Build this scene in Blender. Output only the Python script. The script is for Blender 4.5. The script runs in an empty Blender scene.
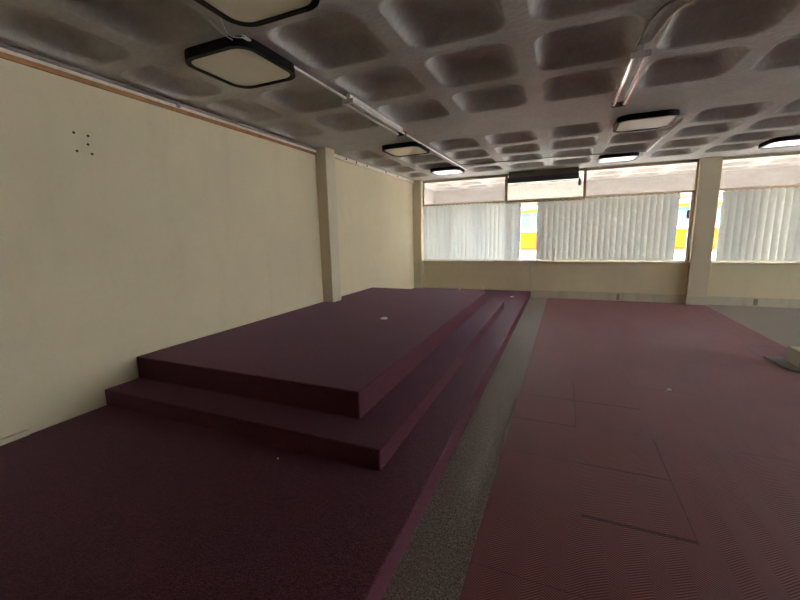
import bpy, bmesh, math, random
from mathutils import Vector, Matrix
R = random.Random(7)
PI = math.pi
sc = bpy.context.scene
col = sc.collection

# ------------------------------------------------------------------ dimensions (metres)
XL, XR = -3.707, 15.4          # left wall face, right wall face
YN, YB = -9.0, 9.872          # wall behind the camera, window wall face
ZC = 3.0                      # underside of the ceiling ribs
X1, X2, X3 = -0.666, -0.974, -1.282
Z1, Z2, Z3 = 0.156, 0.300, 0.511
Y2F, Y3F, Y2B, Y3B = 1.915, 2.221, 7.40, 7.17
ZS, ZH, ZT = 0.907, 2.345, 2.94
XC, YC1, YC2 = -3.504, 5.357, 5.629

# ------------------------------------------------------------------ materials
def mat(name):
    m = bpy.data.materials.new(name); m.use_nodes = True
    nt = m.node_tree; b = nt.nodes['Principled BSDF']
    return m, nt, b
def N(nt, t, **kw):
    n = nt.nodes.new(t)
    for k, v in kw.items():
        if k in n.inputs.keys(): n.inputs[k].default_value = v
        else: setattr(n, k, v)
    return n
def ramp(nt, fac, stops):
    r = nt.nodes.new('ShaderNodeValToRGB'); e = r.color_ramp.elements
    while len(e) < len(stops): e.new(.5)
    for i, (p, c) in enumerate(stops):
        e[i].position = p; e[i].color = (*c, 1)
    nt.links.new(fac, r.inputs['Fac']); return r.outputs['Color']
def coords(nt, scale=(1, 1, 1)):
    g = nt.nodes.new('ShaderNodeNewGeometry'); mp = nt.nodes.new('ShaderNodeMapping')
    mp.inputs['Scale'].default_value = scale
    nt.links.new(g.outputs['Position'], mp.inputs['Vector']); return mp.outputs['Vector']
def noise(nt, vec, scale, detail=4, rough=.55, dist=0):
    n = N(nt, 'ShaderNodeTexNoise', Scale=scale, Detail=detail, Roughness=rough, Distortion=dist)
    nt.links.new(vec, n.inputs['Vector']); return n.outputs['Fac']
def mix(nt, fac, a, b, mode='MIX'):
    m = nt.nodes.new('ShaderNodeMix'); m.data_type = 'RGBA'; m.blend_type = mode
    for sock, v in ((m.inputs[0], fac), (m.inputs[6], a), (m.inputs[7], b)):
        if isinstance(v, bpy.types.NodeSocket): nt.links.new(v, sock)
        elif isinstance(v, (int, float)): sock.default_value = v
        else: sock.default_value = (*v, 1)
    return m.outputs[2]
def math_(nt, op, a, b=None, c=None):
    m = nt.nodes.new('ShaderNodeMath'); m.operation = op
    for i, v in enumerate((a, b, c)):
        if v is None: continue
        if isinstance(v, bpy.types.NodeSocket): nt.links.new(v, m.inputs[i])
        else: m.inputs[i].default_value = v
    return m.outputs[0]
def bump(nt, b, h, strength=.3, dist=.01):
    bp = N(nt, 'ShaderNodeBump', Strength=strength, Distance=dist)
    nt.links.new(h, bp.inputs['Height']); nt.links.new(bp.outputs['Normal'], b.inputs['Normal'])

def plain(name, c, rough=.6, metal=0, spec=.5, var=.12, scale=12):
    m, nt, b = mat(name)
    v = coords(nt); n = noise(nt, v, scale)
    lo = tuple(x * (1 - var) for x in c); hi = tuple(min(1, x * (1 + var)) for x in c)
    nt.links.new(ramp(nt, n, [(.3, lo), (.7, hi)]), b.inputs['Base Color'])
    b.inputs['Roughness'].default_value = rough; b.inputs['Metallic'].default_value = metal
    b.inputs['Specular IOR Level'].default_value = spec
    return m

def plaster(name, c, stain=(.36, .28, .16), amt=.14, crack=False):
    m, nt, b = mat(name)
    v = coords(nt)
    n1 = noise(nt, v, .8, 5, .6, .4); n2 = noise(nt, coords(nt, (1, 1, .25)), 3.5, 5, .65)
    base = mix(nt, ramp(nt, n1, [(.35, (0, 0, 0)), (.7, (1, 1, 1))]), tuple(x * .93 for x in c), c)
    st = math_(nt, 'MULTIPLY', ramp(nt, n2, [(.52, (0, 0, 0)), (.8, (1, 1, 1))]), amt)
    c2 = mix(nt, st, base, stain)
    if crack:
        # one hairline crack in the render below the window sill
        sp = nt.nodes.new('ShaderNodeSeparateXYZ'); nt.links.new(coords(nt), sp.inputs[0])
        w = noise(nt, coords(nt, (0, 0, 1)), 5, 3)
        d = math_(nt, 'ABSOLUTE', math_(nt, 'ADD', math_(nt, 'ADD', sp.outputs[0], .69), math_(nt, 'MULTIPLY', math_(nt, 'SUBTRACT', w, .5), .25)))
        cr = math_(nt, 'MULTIPLY', math_(nt, 'LESS_THAN', d, .007), .3)
        c2 = mix(nt, cr, c2, (.2, .16, .09))
    nt.links.new(c2, b.inputs['Base Color']); b.inputs['Roughness'].default_value = .8
    b.inputs['Specular IOR Level'].default_value = .25
    bump(nt, b, noise(nt, v, 40, 3), .15, .004)
    return m

M = {}
M['wall'] = plaster('wall_paint', (.82, .71, .49))
M['wall_b'] = plaster('window_wall_paint', (.82, .73, .50), amt=.12, crack=True)
M['column'] = plaster('column_paint', (.74, .66, .48), amt=.15)
M['sill'] = plain('sill_paint', (.90, .88, .78), .3)
M['frame'] = plain('window_frame_paint', (.55, .47, .33), .5)
M['frame_w'] = plain('window_frame_pale', (.72, .68, .66), .45)
M['frame_brown'] = plain('frame_brown', (.23, .13, .07), .55)
M['wood'] = plain('orange_timber', (.42, .20, .07), .6, scale=6, var=.3)
M['pinktrim'] = plain('cream_trim', (.84, .74, .62), .6)
M['greytube'] = plain('grey_conduit', (.30, .25, .26), .5)
M['whitetube'] = plain('white_conduit', (.92, .91, .88), .4)
M['black'] = plain('black_plastic', (.006, .004, .006), .5, spec=.15)
M['rust'] = plain('dark_fitting', (.10, .06, .04), .7)
M['stone'] = plaster('skirting_stone', (.68, .62, .48), (.3, .26, .18), .6)
M['olive'] = plain('olive_metal', (.115, .095, .055), .5)
M['aub'] = plain('aubergine_metal', (.022, .012, .022), .5)
M['paper'] = plain('white_paper', (.85, .83, .80), .8)
M['block'] = plaster('rough_block', (.62, .58, .45), (.25, .2, .12), .8)
M['mat_grey'] = plain('grey_mat', (.30, .27, .26), .9, var=.2, scale=60)
M['plug'] = plain('plug_dark', (.06, .045, .025), .9)
M['purple'] = plain('latch_purple', (.20, .16, .34), .4)

def concrete():
    m, nt, b = mat('ceiling_concrete')
    v = coords(nt)
    n = noise(nt, v, 2.2, 6, .65, .3); f = noise(nt, v, 22, 4, .7)
    c = ramp(nt, n, [(.3, (.56, .545, .525)), (.7, (.68, .66, .635))])
    c = mix(nt, math_(nt, 'MULTIPLY', ramp(nt, f, [(.35, (1, 1, 1)), (.6, (0, 0, 0))]), .35), c, (.44, .42, .38))
    # pale rub marks on the flat ribs
    s = noise(nt, coords(nt, (1.2, 5, 1)), 2.1, 6, .7)
    c = mix(nt, math_(nt, 'MULTIPLY', ramp(nt, s, [(.62, (0, 0, 0)), (.74, (1, 1, 1))]), .45), c, (.85, .83, .78))
    nt.links.new(c, b.inputs['Base Color']); b.inputs['Roughness'].default_value = .75
    b.inputs['Specular IOR Level'].default_value = .3
    bump(nt, b, f, .6, .012)
    return m
M['ceiling'] = concrete()

def carpet(name, a, c, patch, scale=150, br=.8, tint=(.75, .5, .8, 1)):
    m, nt, b = mat(name)
    v = coords(nt)
    n = noise(nt, v, scale, 2, .6); p = noise(nt, v, 2.4, 5, .6); q = noise(nt, v, 35, 3, .6)
    cc = ramp(nt, n, [(.33, a), (.68, c)])
    cc = mix(nt, math_(nt, 'MULTIPLY', ramp(nt, p, [(.4, (0, 0, 0)), (.7, (1, 1, 1))]), .5), cc, patch)
    cc = mix(nt, math_(nt, 'MULTIPLY', ramp(nt, q, [(.4, (1, 1, 1)), (.65, (0, 0, 0))]), .3), cc, a)
    nt.links.new(cc, b.inputs['Base Color']); b.inputs['Roughness'].default_value = .6
    b.inputs['Specular IOR Level'].default_value = .12
    b.inputs['Sheen Weight'].default_value = .28; b.inputs['Sheen Roughness'].default_value = .5
    b.inputs['Sheen Tint'].default_value = tint
    bump(nt, b, n, br, .006)
    return m
M['stage'] = carpet('aubergine_carpet', (.028, .005, .010), (.22, .052, .066), (.14, .038, .047))
M['grey_carpet'] = carpet('grey_carpet', (.05, .038, .032), (.54, .435, .36), (.29, .235, .21), 110, tint=(.8, .8, .75, 1))

def tile_carpet():
    m, nt, b = mat('maroon_carpet_tiles')
    v = coords(nt); T = .54
    sp = nt.nodes.new('ShaderNodeSeparateXYZ'); nt.links.new(v, sp.inputs[0])
    x = math_(nt, 'ADD', sp.outputs[0], -.175 + T * 40); y = math_(nt, 'ADD', sp.outputs[1], -3.78 + T * 40)
    x = math_(nt, 'ADD', x, math_(nt, 'MULTIPLY', math_(nt, 'SUBTRACT', noise(nt, v, 3, 2), .5), .02))
    tx = math_(nt, 'DIVIDE', x, T); ty = math_(nt, 'DIVIDE', y, T)
    ix = math_(nt, 'FLOOR', tx); iy = math_(nt, 'FLOOR', ty)
    cb = nt.nodes.new('ShaderNodeCombineXYZ'); nt.links.new(ix, cb.inputs[0]); nt.links.new(iy, cb.inputs[1])
    wn = nt.nodes.new('ShaderNodeTexWhiteNoise'); nt.links.new(cb.outputs[0], wn.inputs['Vector'])
    rnd = wn.outputs['Value']
    # chevron weave, its angle changing from tile column to tile column
    par = math_(nt, 'MODULO', ix, 2)
    tri = math_(nt, 'PINGPONG', x, .09)
    along = math_(nt, 'ADD', y, math_(nt, 'MULTIPLY', tri, math_(nt, 'ADD', math_(nt, 'MULTIPLY', par, 1.3), -.55)))
    wv = math_(nt, 'SINE', math_(nt, 'MULTIPLY', along, 2 * PI / .0145))
    n = noise(nt, v, 170, 2, .6); p = noise(nt, v, 1.7, 6, .6)
    h = math_(nt, 'ADD', math_(nt, 'MULTIPLY', wv, .65), math_(nt, 'MULTIPLY', n, 1.0))
    c = ramp(nt, math_(nt, 'MULTIPLY_ADD', h, .5, .3), [(.1, (.055, .011, .013)), (.55, (.185, .050, .050)), (.95, (.42, .14, .115))])
    c = mix(nt, math_(nt, 'MULTIPLY', rnd, .3), c, (.22, .066, .068))
    c = mix(nt, math_(nt, 'MULTIPLY', ramp(nt, p, [(.42, (0, 0, 0)), (.68, (1, 1, 1))]), .4), c, (.12, .046, .060))
    # seams: some joints open and dark, most closed
    def seam(t, other, w):
        fr = math_(nt, 'FRACT', t); d = math_(nt, 'MINIMUM', fr, math_(nt, 'SUBTRACT', 1, fr))
        c2 = nt.nodes.new('ShaderNodeCombineXYZ')
        nt.links.new(math_(nt, 'ROUND', t), c2.inputs[0]); nt.links.new(math_(nt, 'FLOOR', other), c2.inputs[1])
        w2 = nt.nodes.new('ShaderNodeTexWhiteNoise'); nt.links.new(c2.outputs[0], w2.inputs['Vector'])
        wid = math_(nt, 'MULTIPLY', math_(nt, 'POWER', w2.outputs['Value'], 6), w)
        return math_(nt, 'LESS_THAN', d, wid)
    s = math_(nt, 'MAXIMUM', seam(tx, ty, .010), seam(ty, tx, .024))
    c = mix(nt, math_(nt, 'MULTIPLY', s, .7), c, (.03, .012, .013))
    nt.links.new(c, b.inputs['Base Color']); b.inputs['Roughness'].default_value = .6
    b.inputs['Specular IOR Level'].default_value = .18
    b.inputs['Sheen Weight'].default_value = .28; b.inputs['Sheen Tint'].default_value = (.85, .6, .7, 1)
    bump(nt, b, math_(nt, 'SUBTRACT', h, math_(nt, 'MULTIPLY', s, 2)), .5, .002)
    return m
M['tiles'] = tile_carpet()

def glass(name, tint, gloss=.06, cloud=None):
    m = bpy.data.materials.new(name); m.use_nodes = True; nt = m.node_tree; nt.nodes.clear()
    o = nt.nodes.new('ShaderNodeOutputMaterial'); t = N(nt, 'ShaderNodeBsdfTransparent'); t.inputs[0].default_value = (*tint, 1)
    g = N(nt, 'ShaderNodeBsdfGlossy', Roughness=.02)
    f = N(nt, 'ShaderNodeFresnel', IOR=1.45); mx = nt.nodes.new('ShaderNodeMixShader')
    nt.links.new(f.outputs[0], mx.inputs[0]); nt.links.new(t.outputs[0], mx.inputs[1]); nt.links.new(g.outputs[0], mx.inputs[2])
    out = mx.outputs[0]
    if cloud:   # dusty film on the pane
        d = N(nt, 'ShaderNodeBsdfTranslucent'); d.inputs[0].default_value = (.8, .78, .78, 1)
        m2 = nt.nodes.new('ShaderNodeMixShader'); m2.inputs[0].default_value = cloud
        nt.links.new(out, m2.inputs[1]); nt.links.new(d.outputs[0], m2.inputs[2]); out = m2.outputs[0]
    nt.links.new(out, o.inputs['Surface']); return m
M['glass'] = glass('clear_glass', (.93, .95, .95))
M['glass_dusty'] = glass('dusty_glass', (.60, .59, .59), cloud=.05)

def slat_mat(name, tr, c=(.62, .62, .58), tc=(.75, .80, .80)):
    m = bpy.data.materials.new(name); m.use_nodes = True; nt = m.node_tree; nt.nodes.clear()
    o = nt.nodes.new('ShaderNodeOutputMaterial'); d = N(nt, 'ShaderNodeBsdfDiffuse'); t = N(nt, 'ShaderNodeBsdfTranslucent')
    v = coords(nt); n = noise(nt, v, 90, 2)
    nt.links.new(ramp(nt, n, [(.3, tuple(x * .9 for x in c)), (.7, c)]), d.inputs[0]); t.inputs[0].default_value = (*tc, 1)
    mx = nt.nodes.new('ShaderNodeMixShader'); mx.inputs[0].default_value = tr
    nt.links.new(d.outputs[0], mx.inputs[1]); nt.links.new(t.outputs[0], mx.inputs[2]); nt.links.new(mx.outputs[0], o.inputs['Surface'])
    return m
M['slat'] = slat_mat('blind_fabric', .06, (.88, .87, .81))
M['slat_thin'] = slat_mat('blind_fabric_thin', .13, tc=(.80, .86, .86))

def diffuser(name, c):
    m, nt, b = mat(name)
    n = noise(nt, coords(nt), 3)
    nt.links.new(ramp(nt, n, [(.3, tuple(x * .93 for x in c)), (.7, c)]), b.inputs['Base Color'])
    b.inputs['Roughness'].default_value = .12; b.inputs['Specular IOR Level'].default_value = .8
    b.inputs['Coat Weight'].default_value = .6; b.inputs['Coat Roughness'].default_value = .08
    return m
M['diff'] = diffuser('acrylic_diffuser', (.80, .74, .58))
M['tube'] = diffuser('fluorescent_glass', (.88, .84, .82))
M['ext_white'] = plain('facade_white', (.80, .82, .84), .8)
M['ext_yellow'] = plain('facade_yellow', (.34, .060, .003), .9, spec=.05, var=.03)
M['ext_red'] = plain('facade_red', (.30, .035, .012), .9, spec=.05)
M['ext_cyan'] = plain('facade_glazing', (.035, .080, .100), .9, spec=.05, var=.2, scale=.8)
M['ext_blue'] = plain('facade_blue', (.16, .34, .62), .5, var=.1, scale=.8)
M['ext_ground'] = plain('pale_pavement', (.50, .48, .45), .9, scale=1.5)

# ------------------------------------------------------------------ mesh helpers
def link(name, bm, m, parent=None, smooth=False, bevel=0, at=None, recalc=True):
    if recalc: bmesh.ops.recalc_face_normals(bm, faces=bm.faces)
    if bevel:
        bmesh.ops.bevel(bm, geom=[e for e in bm.edges if len(e.link_faces) == 2 and e.calc_face_angle(0) > .6], offset=bevel,
                        segments=3, profile=.5, affect='EDGES', clamp_overlap=True)
    if at is not None: bmesh.ops.translate(bm, verts=bm.verts, vec=-Vector(at))
    me = bpy.data.meshes.new(name); bm.to_mesh(me); bm.free()
    for mm in (m if isinstance(m, (list, tuple)) else [m]): me.materials.append(mm)
    if smooth:
        for p in me.polygons: p.use_smooth = True
    o = bpy.data.objects.new(name, me); col.objects.link(o)
    if at is not None: o.location = at
    if parent is not None:
        o.parent = parent
        if at is None: o.matrix_parent_inverse = Matrix.Translation(-parent.location)
        else: o.location = Vector(at) - parent.location
    return o
def box(bm, x0, x1, y0, y1, z0, z1, mi=0):
    vs = [bm.verts.new((x, y, z)) for x in (x0, x1) for y in (y0, y1) for z in (z0, z1)]
    for f in ((0, 1, 3, 2), (4, 6, 7, 5), (0, 4, 5, 1), (2, 3, 7, 6), (0, 2, 6, 4), (1, 5, 7, 3)):
        fc = bm.faces.new([vs[i] for i in f]); fc.material_index = mi
def B(*boxes):
    bm = bmesh.new()
    for b in boxes: box(bm, *b)
    return bm
def tube(bm, pts, r, seg=10):
    pts = [Vector(p) for p in pts]; rings = []
    for i, p in enumerate(pts):
        t = (pts[min(i + 1, len(pts) - 1)] - pts[max(i - 1, 0)]).normalized()
        a = Vector((0, 0, 1)) if abs(t.z) < .9 else Vector((1, 0, 0))
        u = t.cross(a).normalized(); w = t.cross(u)
        rings.append([bm.verts.new(p + (u * math.cos(k * 2 * PI / seg) + w * math.sin(k * 2 * PI / seg)) * r) for k in range(seg)])
    for a, b in zip(rings, rings[1:]):
        for k in range(seg): bm.faces.new((a[k], a[(k + 1) % seg], b[(k + 1) % seg], b[k]))
    bm.faces.new(rings[0]); bm.faces.new(rings[-1])
def smooth_path(pts, n=8):
    pts = [Vector(p) for p in pts]; P = [pts[0]] + pts + [pts[-1]]; out = []
    for i in range(1, len(P) - 2):
        for k in range(n):
            t = k / n; a, b, c, d = P[i - 1:i + 3]
            out.append(.5 * ((2 * b) + (c - a) * t + (2 * a - 5 * b + 4 * c - d) * t * t + (3 * b - a - 3 * c + d) * t ** 3))
    out.append(pts[-1]); return out
def struct(o):
    o['kind'] = 'structure'; return o
def tag(o, label, cat, group=None):
    o['label'] = label; o['category'] = cat
    if group: o['group'] = group
    return o
def thing(name, label, cat, loc, group=None):
    o = bpy.data.objects.new(name, None); o.empty_display_size = .1; col.objects.link(o); o.location = loc
    return tag(o, label, cat, group)

# ------------------------------------------------------------------ shell
struct(link('floor', B((XL - .2, XR + .2, YN - .2, 12.3, -.25, 0)), M['grey_carpet']))
struct(link('wall_left', B((XL - .2, XL, YN - .2, YB + .15, 0, ZC)), M['wall']))
M['dark_wall'] = plain('unseen_wall_dark', (.10, .075, .055), .7)  # unseen wall behind the camera, coloured dark to cut its bounce light
struct(link('wall_near', B((XL, XR, YN - .2, YN, 0, ZC)), M['dark_wall']))
# right wall with window openings
RW = [(1.1, 4.3), (4.9, 8.9)]
bm = B((XR, XR + .2, YN - .2, YB + .15, 0, .9), (XR, XR + .2, YN - .2, YB + .15, 2.75, ZC))
e = YN - .2
for a, b in RW:
    box(bm, XR, XR + .2, e, a, .9, 2.75); e = b
box(bm, XR, XR + .2, e, YB + .15, .9, 2.75)
struct(link('wall_right', bm, M['wall']))
struct(link('wall_back', B((XL, XR, YB, YB + .15, 0, ZS - .02)), M['wall_b']))

# columns
def post(name, x0, x1, y0, y1, z0):
    bm = B((x0, x1, y0, y1, z0, ZC)); return struct(link(name, bm, M['column'], bevel=.012))
post('trim_1', XL, XC, YC1, YC2, 0)
post('trim_2', XL, -3.47, 9.70, YB + .15, 0)
post('trim_3', 2.505, 2.862, 9.75, YB + .15, 0)
post('trim_4', 8.70, 9.06, 9.75, YB + .15, 0)

# stone skirting under the windows, joints left open
def skirt(name, xs, y):
    bm = bmesh.new()
    for a, b in zip(xs, xs[1:]):
        h = .19 + R.uniform(-.006, .006)
        box(bm, a + .004, b - .004, y - .022, y, 0, h)
    return struct(link(name, bm, M['stone'], bevel=.004))
skirt('baseboard_back', [X1 + .002, .62, 1.235, 1.9, 2.503], YB)
skirt('baseboard_column', [2.49, 2.875], 9.75)
skirt('baseboard_right', [2.864, 3.69, 4.9, 6.1, 7.3, 8.698], YB)
skirt('baseboard_far', [9.062, 10.3, 11.6, 12.9, 14.2, XR], YB)
bm = B((1.205, 1.265, YB - .03, YB - .021, .02, .17), (3.66, 3.73, YB - .03, YB - .021, .02, .16))
struct(link('trim_5', bm, plain('worn_joint', (.34, .29, .20), .8)))
struct(link('baseboard_left', B((XL, XL + .03, YN, 1.367, Z1, Z1 + .045)), M['column'], bevel=.006))

# trims at the head of the left wall
struct(link('trim_6', B((XL, XL + .022, YN, YC1, 2.893, 2.927)), M['wood']))
struct(link('trim_7', B((XL, XL + .035, YN, YC1, 2.927, 2.952)), M['pinktrim']))
bm = B((XL, XL + .05, YC2, 9.70, 2.935, 2.998)); struct(link('trim_8', bm, M['pinktrim'], bevel=.004))
# ------------------------------------------------------------------ waffle ceiling (also the overhang outside)
def rr(cx, cy, hx, hy, r, n=7):
    pts = []
    for qx, qy, a0 in ((1, 1, 0), (-1, 1, PI / 2), (-1, -1, PI), (1, -1, 1.5 * PI)):
        for k in range(n):
            a = a0 + (PI / 2) * k / (n - 1)
            pts.append((cx + qx * (hx - r) + r * math.cos(a), cy + qy * (hy - r) + r * math.sin(a)))
    return pts
def coffer(bm, x0, x1, y0, y1, wl=.07, wr=.07):
    ox0, ox1, oy0, oy1 = x0 + wl, x1 - wr, y0 + .07, y1 - .07
    cx, cy, hx, hy = (ox0 + ox1) / 2, (oy0 + oy1) / 2, (ox1 - ox0) / 2, (oy1 - oy0) / 2
    n = 7; prof = [(0, 0, .15), (.010, .003, .15), (.022, .012, .15), (.034, .030, .15), (.060, .068, .15), (.088, .11, .16), (.11, .135, .17), (.145, .152, .17), (.19, .158, .16)]
    rings = []
    for ins, dz, r in prof:
        rings.append([bm.verts.new((x, y, ZC + dz)) for x, y in rr(cx, cy, hx - ins, hy - ins, max(.03, min(r, hx - ins - .01)), n)])
    base = rr(cx, cy, hx, hy, .15, n); outer = []
    for i, (x, y) in enumerate(base):
        q, k = divmod(i, n)
        X = x1 if q in (0, 3) else x0; Y = y1 if q in (0, 1) else y0
        h = n // 2
        if k == h: p = (X, Y)
        elif (k < h) == (q in (0, 2)): p = (X, y)
        else: p = (x, Y)
        outer.append(bm.verts.new((*p, ZC)))
    rings.insert(0, outer)
    L = len(outer)
    for ri, (a, b) in enumerate(zip(rings, rings[1:])):
        for k in range(L):
            f = bm.faces.new((a[k], a[(k + 1) % L], b[(k + 1) % L], b[k])); f.smooth = ri > 0
    f = bm.faces.new(rings[-1]); f.smooth = True
def quad(bm, x0, x1, y0, y1, z):
    bm.faces.new([bm.verts.new(p) for p in ((x0, y0, z), (x1, y0, z), (x1, y1, z), (x0, y1, z))])
bm = bmesh.new()
P = .87
xs = [XL] + [-2.95 + P * i for i in range(21)] + [XR]
near = [4.84 - P * i for i in range(15)][::-1]
far = [5.80 + P * i for i in range(5)]
out = [10.63, 11.50, 12.30]
for ys in (near, far, out):
    for y0, y1 in zip(ys, ys[1:]):
        for i in range(21):
            coffer(bm, xs[i], xs[i + 1], y0, y1, wl=.09 if i == 0 else .07)
XE = xs[21]
for y0, y1 in ((YN - .2, near[0]), (near[-1], far[0]), (far[-1], out[0])):
    quad(bm, XL, XE, y0, y1, ZC)
quad(bm, XE, XR + .2, YN - .2, 12.3, ZC)
quad(bm, XL - .2, XL, YN - .2, 12.3, ZC)
bmesh.ops.remove_doubles(bm, verts=bm.verts, dist=.0005)
for f in bm.faces:
    if f.normal.z > 0: f.normal_flip()
box(bm, XL - .2, XR + .2, YN - .2, 12.3, ZC + .22, ZC + .42)
struct(link('ceiling', bm, M['ceiling'], recalc=False))
M['fascia'] = plain('fascia_paint', (.50, .49, .485), .8)
struct(link('trim_9', B((XL - 6, XR + 4, 12.3, 12.5, 2.36, ZC + .42)), M['fascia']))
struct(link('trim_10', B((XL - .25, XL - .2, YB, 12.3, 0, ZC + .3)), M['fascia']))

# ------------------------------------------------------------------ windows
YF0, YF1 = YB + .01, YB + .075
def pane(x0, x1, z0, z1, parent, m, y=YB + .045):
    return link('glass_pane', B((x0, x1, y - .003, y + .003, z0, z1)), m, parent)
def window(name, x0, x1, trans, lows):
    """trans: list of transom edges, lows: lower mullion positions"""
    bm = bmesh.new(); w = .028
    box(bm, x0, x1, YF0 - .02, YF1, ZT - .005, ZT + .04)
    box(bm, x0, x1, YF0 - .02, YF1, ZH, ZH + .04)
    box(bm, x0, x1, YF0 - .02, YF1, ZS, ZS + .03)
    for x in (x0, x1 - w): box(bm, x, x + w, YF0 - .02, YF1, ZS, ZT)
    fr = struct(link(name, bm, M['frame'], bevel=.003))
    link('lintel', B((x0, x1, YB, YB + .12, ZT + .035, ZC)), M['column'], fr)
    for a, b in trans[1:-1]:
        link('mullion', B((a, b, YF0 - .03, YF1, ZH + .04, ZT)), M['frame_brown'], fr)
    for x in lows:
        link('mullion', B((x - .02, x + .02, YF0, YF1, ZS + .03, ZH)), M['frame_w'], fr)
    for (a, b), (c, d) in zip(trans, trans[1:]):
        clean = name == 'window_1' and abs(b + 1.25) < .05
        pane(b, c, ZH + .04, ZT, fr, M['glass'] if clean else M['glass_dusty'])
    es = [x0 + w] + lows + [x1 - w]
    for a, b in zip(es, es[1:]): pane(a, b, ZS + .03, ZH, fr, M['glass'])
    link('window_sill', B((x0 - .01, x1 + .01, YB - .11, YB + .15, ZS - .022, ZS)), M['sill'], fr, bevel=.004)
    return fr
w1 = window('window_1', -3.47, 2.505, [(-3.47, -3.442), (-1.345, -1.275), (.385, .445), (2.477, 2.505)], [-1.22, -.975, -.535, .9, 2.458])
w2 = window('window_2', 2.862, 8.70, [(2.862, 2.89), (5.2, 5.26), (8.67, 8.70)], [4.2, 5.9, 7.4])
# right hand wall windows
w3 = window('window_3', 9.06, XR - .05, [(9.06, 9.088), (11.2, 11.26), (13.3, 13.36), (XR - .078, XR - .05)], [10.2, 11.7, 13.2])  # bay out of view, added without blinds to let in more daylight
for i, (a, b) in enumerate(RW):
    bm = bmesh.new(); fx0, fx1 = XR + .05, XR + .11
    for z in (.9, 2.71): box(bm, fx0, fx1, a, b, z, z + .04)
    n = 3
    for k in range(n + 1):
        y = a + (b - a - .04) * k / n; box(bm, fx0, fx1, y, y + .04, .94, 2.71)
    fr = struct(link('window_%d' % (i + 4), bm, M['frame'], bevel=.003))
    for k in range(n):
        y0 = a + (b - a - .04) * k / n + .04; y1 = a + (b - a - .04) * (k + 1) / n
        link('glass_pane', B((XR + .077, XR + .083, y0, y1, .94, 2.71)), M['glass'], fr)
# window latch
tag(link('window_latch', B((2.385, 2.43, YB - .015, YB + .008, 1.80, 1.99), (2.372, 2.395, YB - .03, YB - .012, 1.84, 1.95)), M['purple'], bevel=.004),
    'small purple latch on the pale window frame just left of the column', 'latch')

# ------------------------------------------------------------------ carpets
bm = bmesh.new()
fc = bm.faces.new([bm.verts.new((x, y, .0005)) for x, y in [(-.40, YN), (5.2, YN), (5.2, 1.2), (2.825, 1.2), (2.825, YB - .023), (-.27, YB - .023), (-.31, 5.5), (-.345, 2.0)]])
r = bmesh.ops.extrude_face_region(bm, geom=[fc])
bmesh.ops.translate(bm, verts=[v for v in r['geom'] if isinstance(v, bmesh.types.BMVert)], vec=(0, 0, .0055))
tag(link('tiled_carpet', bm, M['tiles']),
    'maroon carpet of ribbed chevron tiles covering the middle of the grey floor', 'carpet')
stage = thing('stepped_stage', 'three-tiered stage covered in aubergine purple carpet along the left wall', 'stage', (-2.4, 3, 0))
g = .002
link('tier', B((XL + g, X1, YN + g, YB - g, 0.001, Z1)), M['stage'], stage, bevel=.012)
def notch(x0, x1, y0, y1, z0, z1):
    # outline that steps round the wall column
    o = [(x0, y0), (x1, y0), (x1, y1), (x0, y1), (x0, YC2 + g), (XC + g, YC2 + g), (XC + g, YC1 - g), (x0, YC1 - g)]
    bm = bmesh.new(); f = bm.faces.new([bm.verts.new((x, y, z0)) for x, y in o])
    r = bmesh.ops.extrude_face_region(bm, geom=[f])
    bmesh.ops.translate(bm, verts=[v for v in r['geom'] if isinstance(v, bmesh.types.BMVert)], vec=(0, 0, z1 - z0))
    return bm
link('tier', notch(XL + g, X2, Y2F, Y2B, Z1 - .004, Z2), M['stage'], stage, bevel=.012)
link('tier', notch(XL + g, X3, Y3F, Y3B, Z2 - .004, Z3), M['stage'], stage, bevel=.012)

# ------------------------------------------------------------------ ceiling light fittings
def ring_prism(bm, outline, inner, z0, z1):
    L = len(outline)
    a = [bm.verts.new((x, y, z0)) for x, y in outline]; b = [bm.verts.new((x, y, z1)) for x, y in outline]
    c = [bm.verts.new((x, y, z0)) for x, y in inner]; d = [bm.verts.new((x, y, z0 + .03)) for x, y in inner]
    for k in range(L):
        j = (k + 1) % L
        bm.faces.new((a[k], a[j], b[j], b[k])); bm.faces.new((a[k], c[k], c[j], a[j])); bm.faces.new((c[k], d[k], d[j], c[j]))
    bm.faces.new(b); bm.faces.new(d)
lights = [(-2.42, 2.575, 'black-rimmed square ceiling light nearest the left wall, unlit, frame seen whole'),
          (-1.645, 1.80, 'black-rimmed ceiling light cut off by the top edge of the picture'),
          (-2.40, 6.03, 'black-rimmed ceiling light just past the twin tube lamp on the left'),
          (-2.40, 8.47, 'black-rimmed ceiling light closest to the corner of left and window walls'),
          (.90, 6.02, 'black-rimmed ceiling light with yellowish panel at the joint of the white conduit'),
          (.90, 8.68, 'small-looking black-rimmed ceiling light between shutter casing and the column, close to the windows'),
          (3.36, 8.52, 'black-rimmed ceiling light at the right edge of the picture')]
proto = None
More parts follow.
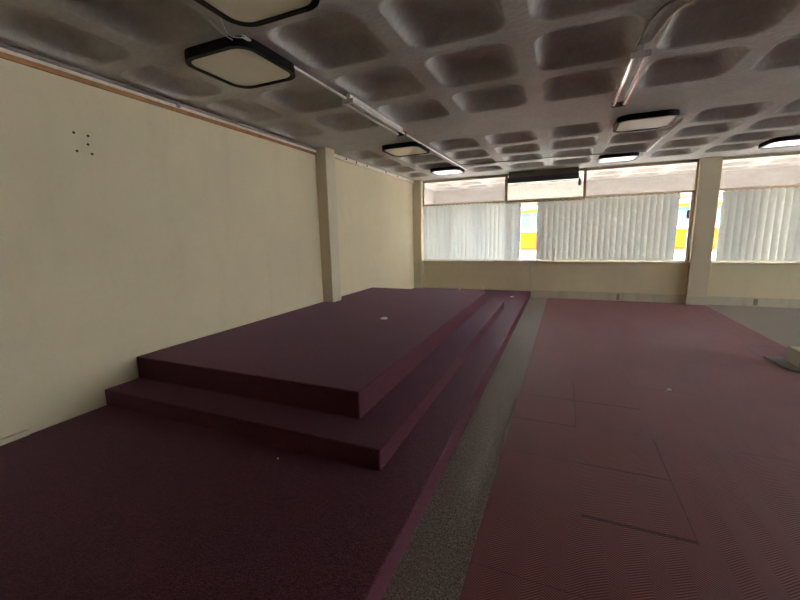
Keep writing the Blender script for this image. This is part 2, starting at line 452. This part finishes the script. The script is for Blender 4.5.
def fitting(loc, label):
    global proto
    t = thing('ceiling_light', label, 'ceiling light', loc, 'black-rimmed square ceiling lights')
    if proto is None:
        n = 9; bm = bmesh.new(); h = .333
        ring_prism(bm, rr(0, 0, h, h, .15, n), rr(0, 0, h - .040, h - .040, .114, n), -.068, 0)
        hs = link('housing', bm, M['black'], None, bevel=.0)
        bm = bmesh.new()
        a = [bm.verts.new((x, y, -.062)) for x, y in rr(0, 0, h - .041, h - .041, .113, n)]
        b = [bm.verts.new((x, y, -.044)) for x, y in rr(0, 0, h - .041, h - .041, .113, n)]
        for k in range(len(a)): bm.faces.new((a[k], a[(k + 1) % len(a)], b[(k + 1) % len(a)], b[k]))
        bm.faces.new(a); bm.faces.new(b)
        df = link('diffuser', bm, M['diff'], None)
        proto = (hs, df); hs.parent = t; df.parent = t
    else:
        for o in proto:
            c = o.copy(); col.objects.link(c); c.parent = t
for x, y, lb in lights: fitting((x, y, ZC - .001), lb)

def tube_lamp(x, y0, y1, label, tilt=0):
    t = thing('ceiling_tube_light', label, 'tube light', (x, (y0 + y1) / 2, ZC))
    link('batten', B((x - .022, x + .022, y0 + .02, y1 - .02, ZC - .055, ZC - .0005)), M['whitetube'], t, bevel=.006)
    for s in (-1, 1):
        bm = bmesh.new(); tube(bm, [(x + s * .048, y0 + .025, ZC - .078), (x + s * .048, y1 - .025, ZC - .078)], .016, 14)
        link('fluorescent_tube', bm, M['tube'], t, smooth=False)
    for y in (y0, y1 - .03):
        link('lamp_holder', B((x - .066, x + .066, y, y + .03, ZC - .098, ZC - .05)), M['whitetube'] if y == y0 else M['rust'], t, bevel=.005)
tube_lamp(-2.035, 3.55, 4.97, 'twin fluorescent tube lamp fixed under the left white conduit')
tube_lamp(.49, 3.66, 4.95, 'twin fluorescent tube lamp right of centre with pinkish tubes and curled cable')

def cable(name, pts, r, m, label, cat, sm=False):
    bm = bmesh.new(); tube(bm, smooth_path(pts) if sm else pts, r)
    return tag(link(name, bm, m, smooth=True), label, cat)
cable('ceiling_conduit', [(-2.11, 2.27, 2.985), (-2.10, 3.54, 2.985), (-2.08, 5.6, 2.985), (-2.02, 8.6, 2.985)], .012, M['whitetube'], 'long white conduit running along the ceiling past the left tube lamp', 'conduit')
cable('ceiling_conduit', [(1.345, 6.22, 2.985), (1.335, 8.33, 2.985)], .014, M['whitetube'], 'short white conduit on the ceiling beside the yellowish square light', 'conduit')
cable('ceiling_conduit', [(1.31, 8.35, 2.99), (-.11, 8.1, 2.99), (-1.99, 8.0, 2.99)], .007, M['greytube'], 'thin conduit crossing the ceiling parallel to the windows', 'conduit')
cable('wall_conduit', [(XL + .03, YN + .01, 2.97), (XL + .03, YC1 - .003, 2.972)], .016, M['greytube'], 'grey conduit along the head of the left wall above orange timber strip', 'conduit')
tag(link('conduit_clip', B((XL + .002, XL + .048, 2.94, 2.975, 2.93, 2.995)), M['greytube'], bevel=.003), 'grey clip holding the conduit at the head of the left wall', 'clip')
cable('ceiling_cable', [(.46, 3.64, 2.991), (.475, 3.45, 2.991), (.49, 3.28, 2.991), (.53, 3.13, 2.991), (.64, 3.05, 2.991), (.85, 3.04, 2.991), (1.2, 3.10, 2.991), (1.6, 3.0, 2.991)], .008, M['greytube'], 'grey cable curling from the near end of the right tube lamp, left strand', 'cable', True)
cable('ceiling_cable', [(.555, 3.64, 2.9935), (.58, 3.42, 2.9935), (.61, 3.25, 2.9935), (.70, 3.14, 2.9935), (.95, 3.11, 2.9935), (1.3, 3.16, 2.9935), (1.6, 3.1, 2.9935)], .006, M['pinktrim'], 'pale cable curling from the near end of the right tube lamp, right strand', 'cable', True)
ww = thing('ceiling_wires', 'tangle of loose pale and green wire ends hanging between the two near square lights', 'wires', (-2.1, 2.14, 2.99))
M['wire_green'] = plain('wire_green', (.35, .55, .48), .5)
for k, (pts, mm) in enumerate([([(-2.14, 2.02, 2.9985), (-2.12, 2.10, 2.96), (-2.10, 2.15, 2.93)], M['wire_green']), ([(-2.10, 2.15, 2.93), (-2.06, 2.18, 2.95), (-2.02, 2.19, 2.93)], M['wire_green']),
                              ([(-2.18, 2.05, 2.9985), (-2.15, 2.12, 2.95), (-2.14, 2.20, 2.94)], M['pinktrim']), ([(-2.08, 2.05, 2.9985), (-2.11, 2.14, 2.94), (-2.08, 2.22, 2.95), (-2.1, 2.28, 2.98)], M['whitetube'])]):
    bm = bmesh.new(); tube(bm, smooth_path(pts), .0035, 6); link('wire', bm, mm, ww, smooth=True)
bolts = [6.25, 6.62, 7.05, 7.95, 8.6]
for y in bolts:
    tag(link('bolt', B((XL + .048, XL + .062, y - .016, y + .016, 2.955, 2.985)), M['rust'], bevel=.004), 'small dark bolt on the cream trim at the head of the far left wall', 'bolt', 'bolts along the cream trim')

# ------------------------------------------------------------------ shutter casing in the transom
sh = thing('shutter_casing', 'long dark olive and aubergine casing mounted in front of the middle transom window', 'shutter casing', (-.48, 9.7, 2.74))
link('casing', B((-1.225, .268, 9.56, 9.80, 2.872, 2.995)), M['olive'], sh, bevel=.006)
link('roller_cover', B((-1.255, .275, 9.535, 9.80, 2.742, 2.870)), M['aub'], sh, bevel=.014)
link('bottom_rail', B((-1.235, .262, 9.70, 9.76, 2.722, 2.741)), M['frame_w'], sh, bevel=.004)
for x in (.29,):
    link('bracket', B((x, x + .02, 9.60, 9.85, 2.74, 2.80), (x - .02, x + .03, 9.62, 9.65, 2.60, 2.74)), M['rust'], sh)
    link('pull_lever', B((.30, .375, 9.80, 9.82, 2.62, 2.64), (.31, .325, 9.80, 9.82, 2.52, 2.70)), M['frame_w'], sh)
struct(link('trim_11', B((-1.275, .385, 9.80, YB - .021, 2.30, 2.345), (.385, .43, 9.80, YB - .021, 2.30, ZC - .02), (-1.31, -1.275, 9.80, YB - .021, 2.30, ZC - .02)), M['wood_pale'] if 'wood_pale' in M else plain('pale_timber', (.50, .36, .16), .6)))

# ------------------------------------------------------------------ vertical blinds
def slat_bm(w, z0, z1, curve):
    bm = bmesh.new(); n = 6; vs = []
    for k in range(n + 1):
        t = k / n - .5; x = t * w; y = curve * (1 - 4 * t * t)
        vs.append((bm.verts.new((x, y, z0)), bm.verts.new((x, y, z1))))
    for a, b in zip(vs, vs[1:]): bm.faces.new((a[0], b[0], b[1], a[1]))
    return bm
def blind(x0, x1, pitch, width, ang, m, label, gaps=(), jit=3, curve=.008, top=2.318):
    t = thing('vertical_blind', label, 'vertical blind', ((x0 + x1) / 2, YB - .06, top + .02), 'vertical blinds at the back windows')
    link('headrail', B((x0 - .02, x1 + .02, YB - .072, YB - .03, top + .004, top + .028)), M['frame'], t, bevel=.003)
    sb = slat_bm(width, ZS + .025 - top, 0, curve); pr = None
    n = int(round((x1 - x0) / pitch))
    for i in range(n):
        x = x0 + (i + .5) * (x1 - x0) / n
        a = math.radians(ang(i / n) + R.uniform(-jit, jit))
        if pr is None:
            o = link('slat', sb, m, t, smooth=True); pr = o; o.matrix_parent_inverse = Matrix()
        else:
            o = pr.copy(); col.objects.link(o); o.parent = t
        o.location = (x - t.location.x, 0, -.02 + R.uniform(0, .002)); o.rotation_euler = (math.radians(R.uniform(-.3, .3)), 0, a)
    # carrier clips: the small white scallops under the headrail
    c0 = None
    for i in range(n):
        x = x0 + (i + .5) * (x1 - x0) / n
        if c0 is None:
            c0 = link('carrier_clip', B((-.035, .03, -.018, -.0115, -.018, -.004)), M['whitetube'], t); c0.matrix_parent_inverse = Matrix(); c = c0
        else:
            c = c0.copy(); col.objects.link(c); c.parent = t
        c.location = (x - t.location.x, 0, 0)
blind(-3.44, -.97, .105, .115, lambda t: 16 + 12 * math.sin(t * 19), M['slat_thin'], 'pale backlit vertical blind nearest the left wall, slats partly open', jit=4)
blind(-.55, 2.20, .120, .182, lambda t: (6 if t < .12 else 14), M['slat'], 'grey vertical blind hanging in the middle, below the shutter casing', jit=.5)
blind(2.965, 5.6, .122, .182, lambda t: (6 if t < .16 else 14 + 4 * math.sin(t * 23)), M['slat'], 'grey vertical blind right of the column', jit=.5)

# ------------------------------------------------------------------ small things
for k, (y, z) in enumerate([(1.996, 2.481), (2.099, 2.477), (2.089, 2.407), (2.0, 2.339), (2.109, 2.334)]):
    bm = bmesh.new(); tube(bm, [(XL - .002, y, z), (XL + .004, y, z)], .010, 10)
    tag(link('wall_plug', bm, M['plug']), 'small dark plug in the cluster of five high on the near left wall', 'wall plug', 'plugs in the left wall')
def scrap(name, x, y, z, s, label, sy=None, h=None, m='paper'):
    bm = bmesh.new(); bmesh.ops.create_icosphere(bm, subdivisions=2, radius=1)
    q = random.Random(label)
    for v in bm.verts:
        v.co *= q.uniform(.7, 1.1); v.co = Vector((v.co.x * s, v.co.y * (sy or s), max(v.co.z, -.6) * (h or s * .6)))
    zb = min(v.co.z for v in bm.verts)
    bmesh.ops.translate(bm, verts=bm.verts, vec=(x, y, z - zb + .0006))
    return tag(link(name, bm, M[m]), label, 'litter')
scrap('paper_scrap', -2.119, 4.421, Z3, .055, 'crumpled white paper scrap lying on the top tier of the stage', h=.018)
scrap('paper_scrap', -1.83, 9.80, Z1, .045, 'white paper scrap on the stage against the window wall', h=.06, sy=.03)
scrap('paper_scrap', -.994, 8.837, Z1, .05, 'white paper scrap on the lowest tier near its far right corner', h=.012)
scrap('paper_scrap', -2.40, 9.60, Z1, .035, 'pinkish paper scrap on the stage by the wall, left of the white ones', h=.03, m='pinktrim')
scrap('paper_scrap', -1.669, 1.796, Z1, .008, 'tiny white speck on the dark lowest tier below the steps', h=.005)
scrap('paper_scrap', 1.055, 4.352, .0065, .022, 'small white chip lying on the maroon carpet tiles', h=.012)
# thin finial on the sill
bm = bmesh.new()
prof = [(.022, 0), (.022, .03), (.013, .05), (.018, .08), (.012, .11), (.018, .14), (.011, .17), (.016, .20), (.009, .23), (.012, .26), (.004, .30)]
rings = [[bm.verts.new((-.17 + r * math.cos(k * PI / 5), YB - .095 + r * math.sin(k * PI / 5), ZS + .001 + z)) for k in range(10)] for r, z in prof]
for a, b in zip(rings, rings[1:]):
    for k in range(10): bm.faces.new((a[k], a[(k + 1) % 10], b[(k + 1) % 10], b[k]))
bm.faces.new(rings[0]); bm.faces.new(rings[-1])
tag(link('knobbly_stick', bm, M['pinktrim'], smooth=True), 'thin pale knobbly stick standing on the window sill in front of the middle blind', 'ornament')

# grey mat and rough block at the right edge
bm = bmesh.new()
o = [(2.37, 5.93), (2.385, 5.52), (2.43, 5.40), (2.52, 5.37), (3.3, 5.37), (3.3, 5.93)]
f = bm.faces.new([bm.verts.new((x, y, .0065)) for x, y in o]); r = bmesh.ops.extrude_face_region(bm, geom=[f])
bmesh.ops.translate(bm, verts=[v for v in r['geom'] if isinstance(v, bmesh.types.BMVert)], vec=(0, 0, .018))
tag(link('grey_mat', bm, M['mat_grey'], bevel=.005), 'grey mat with rounded corner lying under the rough block', 'mat')
bm = B((2.512, 2.95, 5.49, 5.76, .025, .205)); bmesh.ops.subdivide_edges(bm, edges=bm.edges, cuts=5, use_grid_fill=True)
for v in bm.verts: v.co += Vector((R.uniform(-.006, .006), R.uniform(-.006, .006), R.uniform(0, .008)))
tag(link('rough_block', bm, M['block']), 'rough cream block standing on the grey mat at the right edge', 'block')

# ------------------------------------------------------------------ outside
bm = B((-40, 50, 12.3, 60, -.35, -.02)); o = struct(link('ground', bm, M['ext_ground']))
bd = thing('building', 'building with yellow band and blue glazing seen across the street through the windows', 'building', (2, 24, -.02))
YX = 24
link('lower_wall', B((-20, 30, YX, YX + 8, -.02, .50)), M['ext_white'], bd)
link('red_band', B((-20, 30, YX - .03, YX + 8, .50, .70)), M['ext_red'], bd)
link('yellow_band', B((-20, 30, YX - .06, YX + 8, .70, 1.62)), M['ext_yellow'], bd)
link('white_ledge', B((-20, 30, YX - .15, YX + 8, 1.62, 1.78)), M['ext_white'], bd)
link('glazing', B((-20, 30, YX, YX + 8, 1.78, 2.72)), M['ext_cyan'], bd)
x, g0 = -19.9, None
while x < 30:
    if g0 is None: g0 = link('glazing_bar', B((-.035, .035, -.04, 0, 1.8, 2.74)), M['ext_white'], bd); g0.matrix_parent_inverse = Matrix(); c = g0
    else: c = g0.copy(); col.objects.link(c); c.parent = bd
    c.location = (x - 2, 0, 0); x += 1.4
link('upper_band', B((-20, 30, YX - .06, YX + 8, 2.72, 2.9)), M['ext_yellow'], bd)
link('upper_wall', B((-20, 30, YX, YX + 8, 2.9, 5.2)), M['ext_white'], bd)

# ------------------------------------------------------------------ light
w = bpy.data.worlds.new('sky'); sc.world = w; w.use_nodes = True
nt = w.node_tree; bg = nt.nodes['Background']
bg.inputs[0].default_value = (.92, .96, 1.0, 1); bg.inputs[1].default_value = 14
sun = bpy.data.lights.new('sun', 'SUN'); sun.energy = 50; sun.angle = .02; sun.color = (1, .95, .88)
so = bpy.data.objects.new('sun', sun); col.objects.link(so); so.rotation_euler = Vector((.12, -.34, 1)).to_track_quat('Z', 'Y').to_euler(); so.location = (0, -20, 20)
# ------------------------------------------------------------------ camera
f, yaw, pit, roll = 379.8346, math.radians(23.07550), math.radians(-9.70052), math.radians(-1.27044)
cy, sy, cp, sp = math.cos(yaw), math.sin(yaw), math.cos(pit), math.sin(pit)
fw = Vector((-sy * cp, cy * cp, sp)); rt = Vector((cy, sy, 0)); up = rt.cross(fw)
Rr = rt * math.cos(roll) + up * math.sin(roll); Ur = -rt * math.sin(roll) + up * math.cos(roll)
cam = bpy.data.cameras.new('camera'); cam.sensor_width = 36; cam.lens = f / 800 * 36; cam.clip_start = .05; cam.clip_end = 300
co = bpy.data.objects.new('camera', cam); col.objects.link(co)
co.matrix_world = Matrix(((Rr.x, Ur.x, -fw.x, 0), (Rr.y, Ur.y, -fw.y, 0), (Rr.z, Ur.z, -fw.z, 1.6), (0, 0, 0, 1)))
sc.camera = co
sc.view_settings.view_transform = 'Standard'; sc.view_settings.look = 'None'
sc.view_settings.exposure = 0.85; sc.view_settings.gamma = 1
sc.cycles.use_denoising = True
sc.cycles.max_bounces = 14; sc.cycles.diffuse_bounces = 8; sc.cycles.transparent_max_bounces = 16
sc.cycles.sample_clamp_indirect = 8
